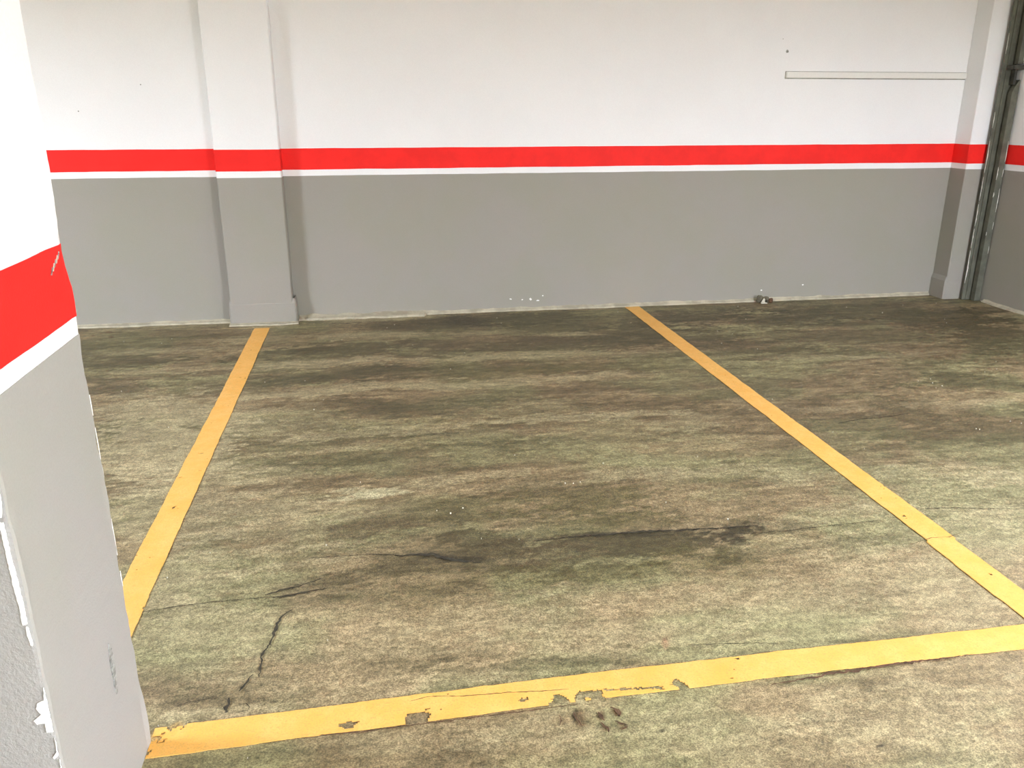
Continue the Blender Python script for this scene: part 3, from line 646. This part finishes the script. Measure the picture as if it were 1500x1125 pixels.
pilaster('wall_pilaster', PL, PR, PY, 'shallow wall pilaster with red band between two grey wall panels, where a yellow line ends', 61)
pilaster('corner_pilaster', QL, RX, QY, 'narrow corner pilaster beside the grey steel post', 71, right=False)
fl1 = fillet('trim_1', (PL - .02, PY - .004), (PR + .035, PY - .004), (0, -1), lambda p: .05, lambda p: .012, 12, M['cement'])

# ------------------------------------------------------------------ near pillar
NX1, NX0, NY0, NY1 = -.643, -1.14, 1.375, 1.842
def pillar():
    c = .007
    path = [(NX0 + c, NY0), (NX1 - c, NY0), (NX1 - .002, NY0 + .002), (NX1, NY0 + c), (NX1, NY1 - c), (NX1 - .002, NY1 - .002), (NX1 - c, NY1), (NX0 + c, NY1), (NX0, NY1 - c), (NX0, NY0 + c)]
    def jit(p, z):
        cor = min(abs(p[0] - NX1), abs(p[0] - NX0)) < .012 and min(abs(p[1] - NY0), abs(p[1] - NY1)) < .012
        a = .004 if cor else .0012
        v = 2 * a * n1(z * 16 + p[1] * 2, 5, 5)
        if cor and p[1] > 1.7: v += .004 * math.exp(-((z - 1.16) / .05) ** 2) - .004 * math.exp(-((z - 1.27) / .04) ** 2) + .006 * math.exp(-((z - .08) / .08) ** 2)
        return v
    e = empty('concrete_pillar', ((NX0 + NX1) / 2, (NY0 + NY1) / 2, 0))
    tag(e, 'large square pillar with chipped edges standing at the end of the front yellow line', 'pillar')
    sheath('shaft', path, True, 0, CZ, 0, M['white'], e, 0, 5, step=.02, dz=.015, jit=jit, back=False)
    sheath('red_band', path, True, Z_RED0 + .006, Z_RED1 + .012, .0015, M['red'], e, .003, 81, step=.02, dz=.015, jit=jit)
    d = sheath('grey_dado', path, True, -.004, Z_GREY + .012, .0015, M['grey_pillar'], e, .002, 85, step=.02, dz=.015, jit=jit, wbot=0)
    d.data.materials.append(M['grey_rough'])
    for p in d.data.polygons:
        if p.normal.y < -.7: p.material_index = 1
    for i, c_ in enumerate(CHIPS_FRONT):
        ol = rough_outline([(min(u, NX1 - .001), v) for u, v in c_], .006, .0007, i)
        prism('paint_chip', ol, lambda u, v, dd: (u, NY0 - .0035 - dd, v), .0012, M['plaster'], e)
    for i, c_ in enumerate(SCUFFS):
        prism('scuff_mark', rough_outline(c_, .006, .002, i + 40), lambda u, v, dd: (NX1 + .003 + dd, u, v), .0015, M['scuff'], e)
    # bare slivers along the far arris
    rng = random.Random(3)
    z = .95
    while z > .45:
        h = rng.uniform(.03, .11); w = rng.uniform(.0006, .0012)
        ol = [(NY1 - .005, z), (NY1 - .005 - w, z - h * .3), (NY1 - .005 - w * .6, z - h * .7), (NY1 - .005, z - h), (NY1 - .004, z - h * .5)]
        prism('bare_edge', ol, lambda u, v, dd: (NX1 + .0019 + dd, u, v), .0005, M['plaster'], e)
        z -= h + rng.uniform(.01, .06)
    # light scratches in the red band
    for i in range(5):
        y = 1.742 + .012 * i; zz = 1.235 + .006 * i
        prism('scratch', [(y, zz), (y + .012, zz + .014), (y + .013, zz + .012), (y + .002, zz - .001)], lambda u, v, dd: (NX1 + .003 + dd, u, v), .0008, M['flake'] if i % 2 else M['scuff'], e)
    return e
pillar()

# ------------------------------------------------------------------ painted bay lines
def inside(px, py, poly):
    r_ = np.zeros(px.shape, bool); n = len(poly)
    for i in range(n):
        x1, y1 = poly[i]; x2, y2 = poly[(i + 1) % n]
        c_ = (y1 > py) != (y2 > py)
        xi = (x2 - x1) * (py - y1) / ((y2 - y1) if y2 != y1 else 1e-9) + x1
        r_ ^= c_ & (px < xi)
    return r_
def road_line(name, p0, p1, w, label, seed, cell=.005, holes=(), bow=None, nick=.004, cut=None):
    p0 = np.array(p0); p1 = np.array(p1); L = np.linalg.norm(p1 - p0); d = (p1 - p0) / L; nn = np.array([-d[1], d[0]])
    ns = int(L / cell); nw = int(round(w / cell))
    s = (np.arange(ns + 1) / ns * L); v = (np.arange(nw + 1) / nw - .5)
    Sg, Vg = np.meshgrid(s, v, indexing='ij')
    eL = (fbm(s * 9, s * 0 + 1, seed, 5) - .5) * nick * 2 + (fbm(s * 60, s * 0 + 2, seed + 1, 3) - .5) * nick * .6
    eR = (fbm(s * 9, s * 0 + 5, seed + 2, 5) - .5) * nick * 2 + (fbm(s * 60, s * 0 + 7, seed + 3, 3) - .5) * nick * .6
    off = Vg * w + np.where(Vg > 0, eL[:, None], eR[:, None]) * np.abs(Vg) * 2
    if bow is not None: off = off + bow(s)[:, None]
    Xg = p0[0] + d[0] * Sg + nn[0] * off; Yg = p0[1] + d[1] * Sg + nn[1] * off
    cx = (Xg[:-1, :-1] + Xg[1:, 1:]) / 2; cy = (Yg[:-1, :-1] + Yg[1:, 1:]) / 2
    jx = cx + .010 * (fbm(cx * 45, cy * 45, seed + 7, 3) - .5) * 2; jy = cy + .008 * (fbm(cx * 45 + 9, cy * 45, seed + 8, 3) - .5) * 2
    keep = np.ones(cx.shape, bool)
    for h in holes: keep &= ~inside(jx, jy, h)
    if cut is not None: keep &= ~cut(jx, jy)
    keep &= ~(fbm(cx * 30, cy * 30, seed + 12, 4) > .83)
    V = np.stack([Xg, Yg, np.full_like(Xg, .0012)], -1).reshape(-1, 3); n2 = nw + 1
    F = [(i * n2 + j, (i + 1) * n2 + j, (i + 1) * n2 + j + 1, i * n2 + j + 1) for i, j in zip(*np.nonzero(keep))]
    me_ = bpy.data.meshes.new(name); me_.from_pydata(V.tolist(), [], F); me_.update()
    bm = bmesh.new(); bm.from_mesh(me_)
    bmesh.ops.delete(bm, geom=[v_ for v_ in bm.verts if not v_.link_faces], context='VERTS')
    bmesh.ops.recalc_face_normals(bm, faces=bm.faces)
    if bm.faces and sum(f.normal.z for f in bm.faces) < 0: bmesh.ops.reverse_faces(bm, faces=bm.faces)
    bm.to_mesh(me_); bm.free(); me_.materials.append(M['yellow'])
    o = bpy.data.objects.new(name, me_); col.objects.link(o)
    md = o.modifiers.new('thickness', 'SOLIDIFY'); md.thickness = .0022; md.offset = -1
    tag(o, label, 'painted line', 'yellow parking bay lines'); return o
l1 = road_line('parking_line', (-.867, 6.13), (-.868, 1.86), .112, 'yellow floor line running from the wall pilaster to behind the near pillar', 101)
l2 = road_line('parking_line', (2.055, 6.345), (2.058, 1.93), .118, 'long diagonal yellow floor line ending mid-wall, on the side of the steel post', 111,
               bow=lambda s: np.where(s > 3.90, -.010, 0.0))
l3 = road_line('parking_line', (-.640, 1.834), (2.118, 1.868), .108, 'chipped yellow floor line across the front of the bay, meeting the near pillar', 121, holes=WEAR,
               bow=lambda s: .012 * np.sin(np.pi * np.clip(s / 2.7, 0, 1)), cut=lambda x, y: (x < -.555) & (y > 1.79 + (x + .64) * 1.2) & (fbm(x * 60, y * 60, 5, 3) > .52))
for i, (ln, pts) in enumerate(zip((l3, l2), LINE_CRACKS)):
    ribbon('crack', [.001] + [.0022] * (len(pts) - 2) + [.001], pts, M['crack_brown'], ln, z=.0016, seed=90 + i, step=.009)

# ------------------------------------------------------------------ steel post in the corner
post = empty('steel_post', (4.97, 6.12, 0)); tag(post, 'grey painted steel post with chipped bright edges standing in the corner', 'post')
box('channel', (4.916, 5.030, 6.147, 6.163, 0, CZ), M['steel'], post, .002)
box('channel_lip', (4.945, 4.955, 6.139, 6.1465, 0, CZ), M['steel'], post, .001)
box('web', (5.014, 5.030, 6.163, 6.184, 0, CZ), M['steel_dark'], post)
fb = link_mesh('flange', *(lambda: (lambda o2, n: ([(x, 6.085, z) for x, z in o2] + [(x, 6.130, z) for x, z in o2],
      [tuple(range(n)), tuple(range(2 * n - 1, n - 1, -1))] + [(i, (i + 1) % n, n + (i + 1) % n, n + i) for i in range(n)]))
      ([(4.985, 0), (5.040, 0), (5.040, 1.76), (5.036, 1.76), (5.022, 1.74), (5.006, 1.715), (4.992, 1.69), (4.985, 1.66)], 8))(), M['steel'])
part(fb, post)
box('flange', (4.992, 5.040, 6.085, 6.130, 1.875, CZ), M['steel'], post, .002)
br = box('bracket', (4.945, 5.049, 6.060, 6.145, 1.835, 1.868), M['steel_dark'], post, .004)
box('bracket_web', (4.988, 5.010, 6.095, 6.145, 1.725, 1.835), M['steel_dark'], br, .003)
rng = random.Random(12)
def edge_chips(x, y, zs):
    for (z0, z1, w) in zs:
        n = max(3, int((z1 - z0) / .02)); ol = []
        for k in range(n + 1): ol.append((x - .0005, z0 + (z1 - z0) * k / n))
        for k in range(n, -1, -1): ol.append((x + w * rng.uniform(.35, 1) * (math.sin(math.pi * (k + .4) / (n + .8))) , z0 + (z1 - z0) * k / n))
        prism('bare_edge', ol, lambda u, v, dd: (u, y - dd, v), .0012, M['bare'], post)
edge_chips(4.916, 6.147, [(.14, .42, .012), (.44, .60, .006), (.62, .80, .007), (.83, 1.02, .006), (1.05, 1.30, .007), (1.4, 1.52, .005), (1.95, 2.1, .005)])
edge_chips(5.033, 6.085, [(.40, .46, .006), (.60, .66, .006), (.74, .93, .006), (1.02, 1.08, .007), (1.14, 1.30, .008), (1.90, 2.06, .007)])
edge_chips(4.985, 6.085, [(.86, .9, .008), (1.0, 1.10, .007), (.55, .58, .006)])

# ------------------------------------------------------------------ white trunking on the back wall
tr = empty('cable_trunking', (4.0, WY, 1.797)); tag(tr, 'thin white plastic trunking strip fixed level on the back wall above the red band', 'trunking')
box('trunking_base', (3.222, QL - .001, WY - .012, WY + .0005, 1.774, 1.820), M['plastic'], tr, .001)
box('trunking_lid', (3.226, QL - .002, WY - .018, WY - .0115, 1.7765, 1.8175), M['plastic'], tr, .002)

for nm, b_ in (('sealant_line', (3.218, QL - .004, WY - .004, WY - .0005, 1.7675, 1.7738)), ('sealant_line', (3.219, QL - .004, WY - .004, WY - .0005, 1.8202, 1.8235)), ('sealant_line', (3.2175, 3.2218, WY - .004, WY - .0005, 1.774, 1.820))):  # thin grey strips along the trunking's bottom, top and left edges
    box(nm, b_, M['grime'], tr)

# ------------------------------------------------------------------ rubble lump and floor flakes
rub = empty('rubble_lump', (3.195, 6.315, 0)); tag(rub, 'small broken lump of dark rubble lying at the foot of the back wall', 'rubble')
def chunk(name, c, r, mat, seed):
    bm = bmesh.new(); bmesh.ops.create_icosphere(bm, subdivisions=2, radius=1); rg = random.Random(seed)
    ax = [(np.array([rg.gauss(0, 1) for _ in range(3)]), rg.uniform(.45, .8)) for _ in range(9)]
    for v in bm.verts:
        p = np.array(v.co)
        for a, h in ax:
            a_ = a / np.linalg.norm(a); t_ = p @ a_
            if t_ > h: p = p - a_ * (t_ - h)
        v.co = (c[0] + p[0] * r[0], c[1] + p[1] * r[1], max(-.002, c[2] + p[2] * r[2]))
    me_ = bpy.data.meshes.new(name); bm.to_mesh(me_); bm.free(); me_.materials.append(mat)
    o = bpy.data.objects.new(name, me_); col.objects.link(o); part(o, rub); return o
chunk('broken_piece', (3.165, 6.330, .028), (.034, .026, .040), M['rubble_dark'], 1)
chunk('broken_piece', (3.215, 6.322, .022), (.038, .028, .030), M['rubble_dark'], 2)
chunk('broken_piece', (3.250, 6.305, .018), (.022, .020, .028), M['crack_brown'], 3)
pc = chunk('broken_piece', (3.180, 6.298, .014), (.018, .016, .030), M['flake'], 4); pc['label'] = 'pale mortar piece'
chunk('broken_piece', (3.180, 6.280, .006), (.045, .018, .009), M['flake'], 5)

V = []; F = []; rg = random.Random(4); FLAKES = [(a, b, c * .38) for a, b, c in FLAKES if not (abs(b - 1.85) < .075 and a > -.6)]
extra = [(rg.uniform(-1.8, 4.8), rg.uniform(2.4, 6.2), rg.uniform(.003, .006)) for _ in range(60)]
for (x, y, s) in FLAKES + extra:
    n = rg.randint(5, 7); a0 = rg.uniform(0, 6.28); el = rg.uniform(.35, .9); b0 = len(V); zt = rg.uniform(.0015, .004)
    ring = [(x + s * .55 * math.cos(a0) * math.cos(6.283 * k / n) - el * s * .5 * math.sin(a0) * math.sin(6.283 * k / n),
             y + s * .55 * math.sin(a0) * math.cos(6.283 * k / n) + el * s * .5 * math.cos(a0) * math.sin(6.283 * k / n)) for k in range(n)]
    V += [(px, py, -.002) for px, py in ring] + [(px, py, zt) for px, py in ring]
    F.append(tuple(range(b0 + n, b0 + 2 * n)))
    F += [(b0 + k, b0 + (k + 1) % n, b0 + n + (k + 1) % n, b0 + n + k) for k in range(n)]
fk = link_mesh('paint_flakes', V, F, M['flake']); tag(fk, 'tiny pale flakes scattered over the stained concrete floor', 'debris', kind='stuff')

# ------------------------------------------------------------------ lamps under the ceiling
def batten(x, y, rz, power, label, lx=1.2, ly=.12):
    e = empty('ceiling_light', (x, y, CZ)); tag(e, label, 'ceiling light', 'fluorescent battens under the ceiling')
    a, b = (lx / 2, ly / 2) if not rz else (ly / 2, lx / 2)
    box('housing', (x - a, x + a, y - b, y + b, CZ - .05, CZ), M['plastic'], e, .004)
    box('diffuser', (x - a + .01, x + a - .01, y - b + .01, y + b - .01, CZ - .075, CZ - .05), M['tube'], e, .01)
    L = bpy.data.lights.new('tube_light', 'AREA'); L.shape = 'RECTANGLE'; L.size = 2 * a; L.size_y = 2 * b; L.energy = power
    L.color = (.82, .90, 1.06)
    o = bpy.data.objects.new('tube_light', L); col.objects.link(o); o.location = (x, y, CZ - .09); part(o, e)
    return e
batten(4.1, -2.6, True, 830, 'fluorescent batten over the neighbouring bay near the post side')
batten(4.2, 2.4, True, 64, 'fluorescent batten above the neighbouring bay by the steel post wall')
batten(-4.6, 2.6, True, 390, 'fluorescent batten beyond the near pillar')
batten(.9, -4.4, False, 250, 'fluorescent batten over the driving aisle behind the bay')

# ------------------------------------------------------------------ camera, world, colour
cam = bpy.data.cameras.new('camera'); co = bpy.data.objects.new('camera', cam); col.objects.link(co)
cam.sensor_width = 36; cam.sensor_fit = 'HORIZONTAL'; cam.lens = 36 * 1200 / 1500; cam.clip_start = .05
co.location = (0, 0, 1.55); co.rotation_euler = (math.radians(90 - 18.607), 0, math.radians(-9.417))
sc = bpy.context.scene; sc.camera = co
w = bpy.data.worlds.new('garage_air'); sc.world = w; w.use_nodes = True
w.node_tree.nodes['Background'].inputs[0].default_value = (.9, .93, 1, 1); w.node_tree.nodes['Background'].inputs[1].default_value = .3
sc.view_settings.view_transform = 'Standard'; sc.view_settings.look = 'None'
sc.view_settings.gamma = 1; sc.view_settings.use_curve_mapping = False; sc.view_settings.exposure = 0.56
sc.cycles.max_bounces = 10; sc.cycles.diffuse_bounces = 6
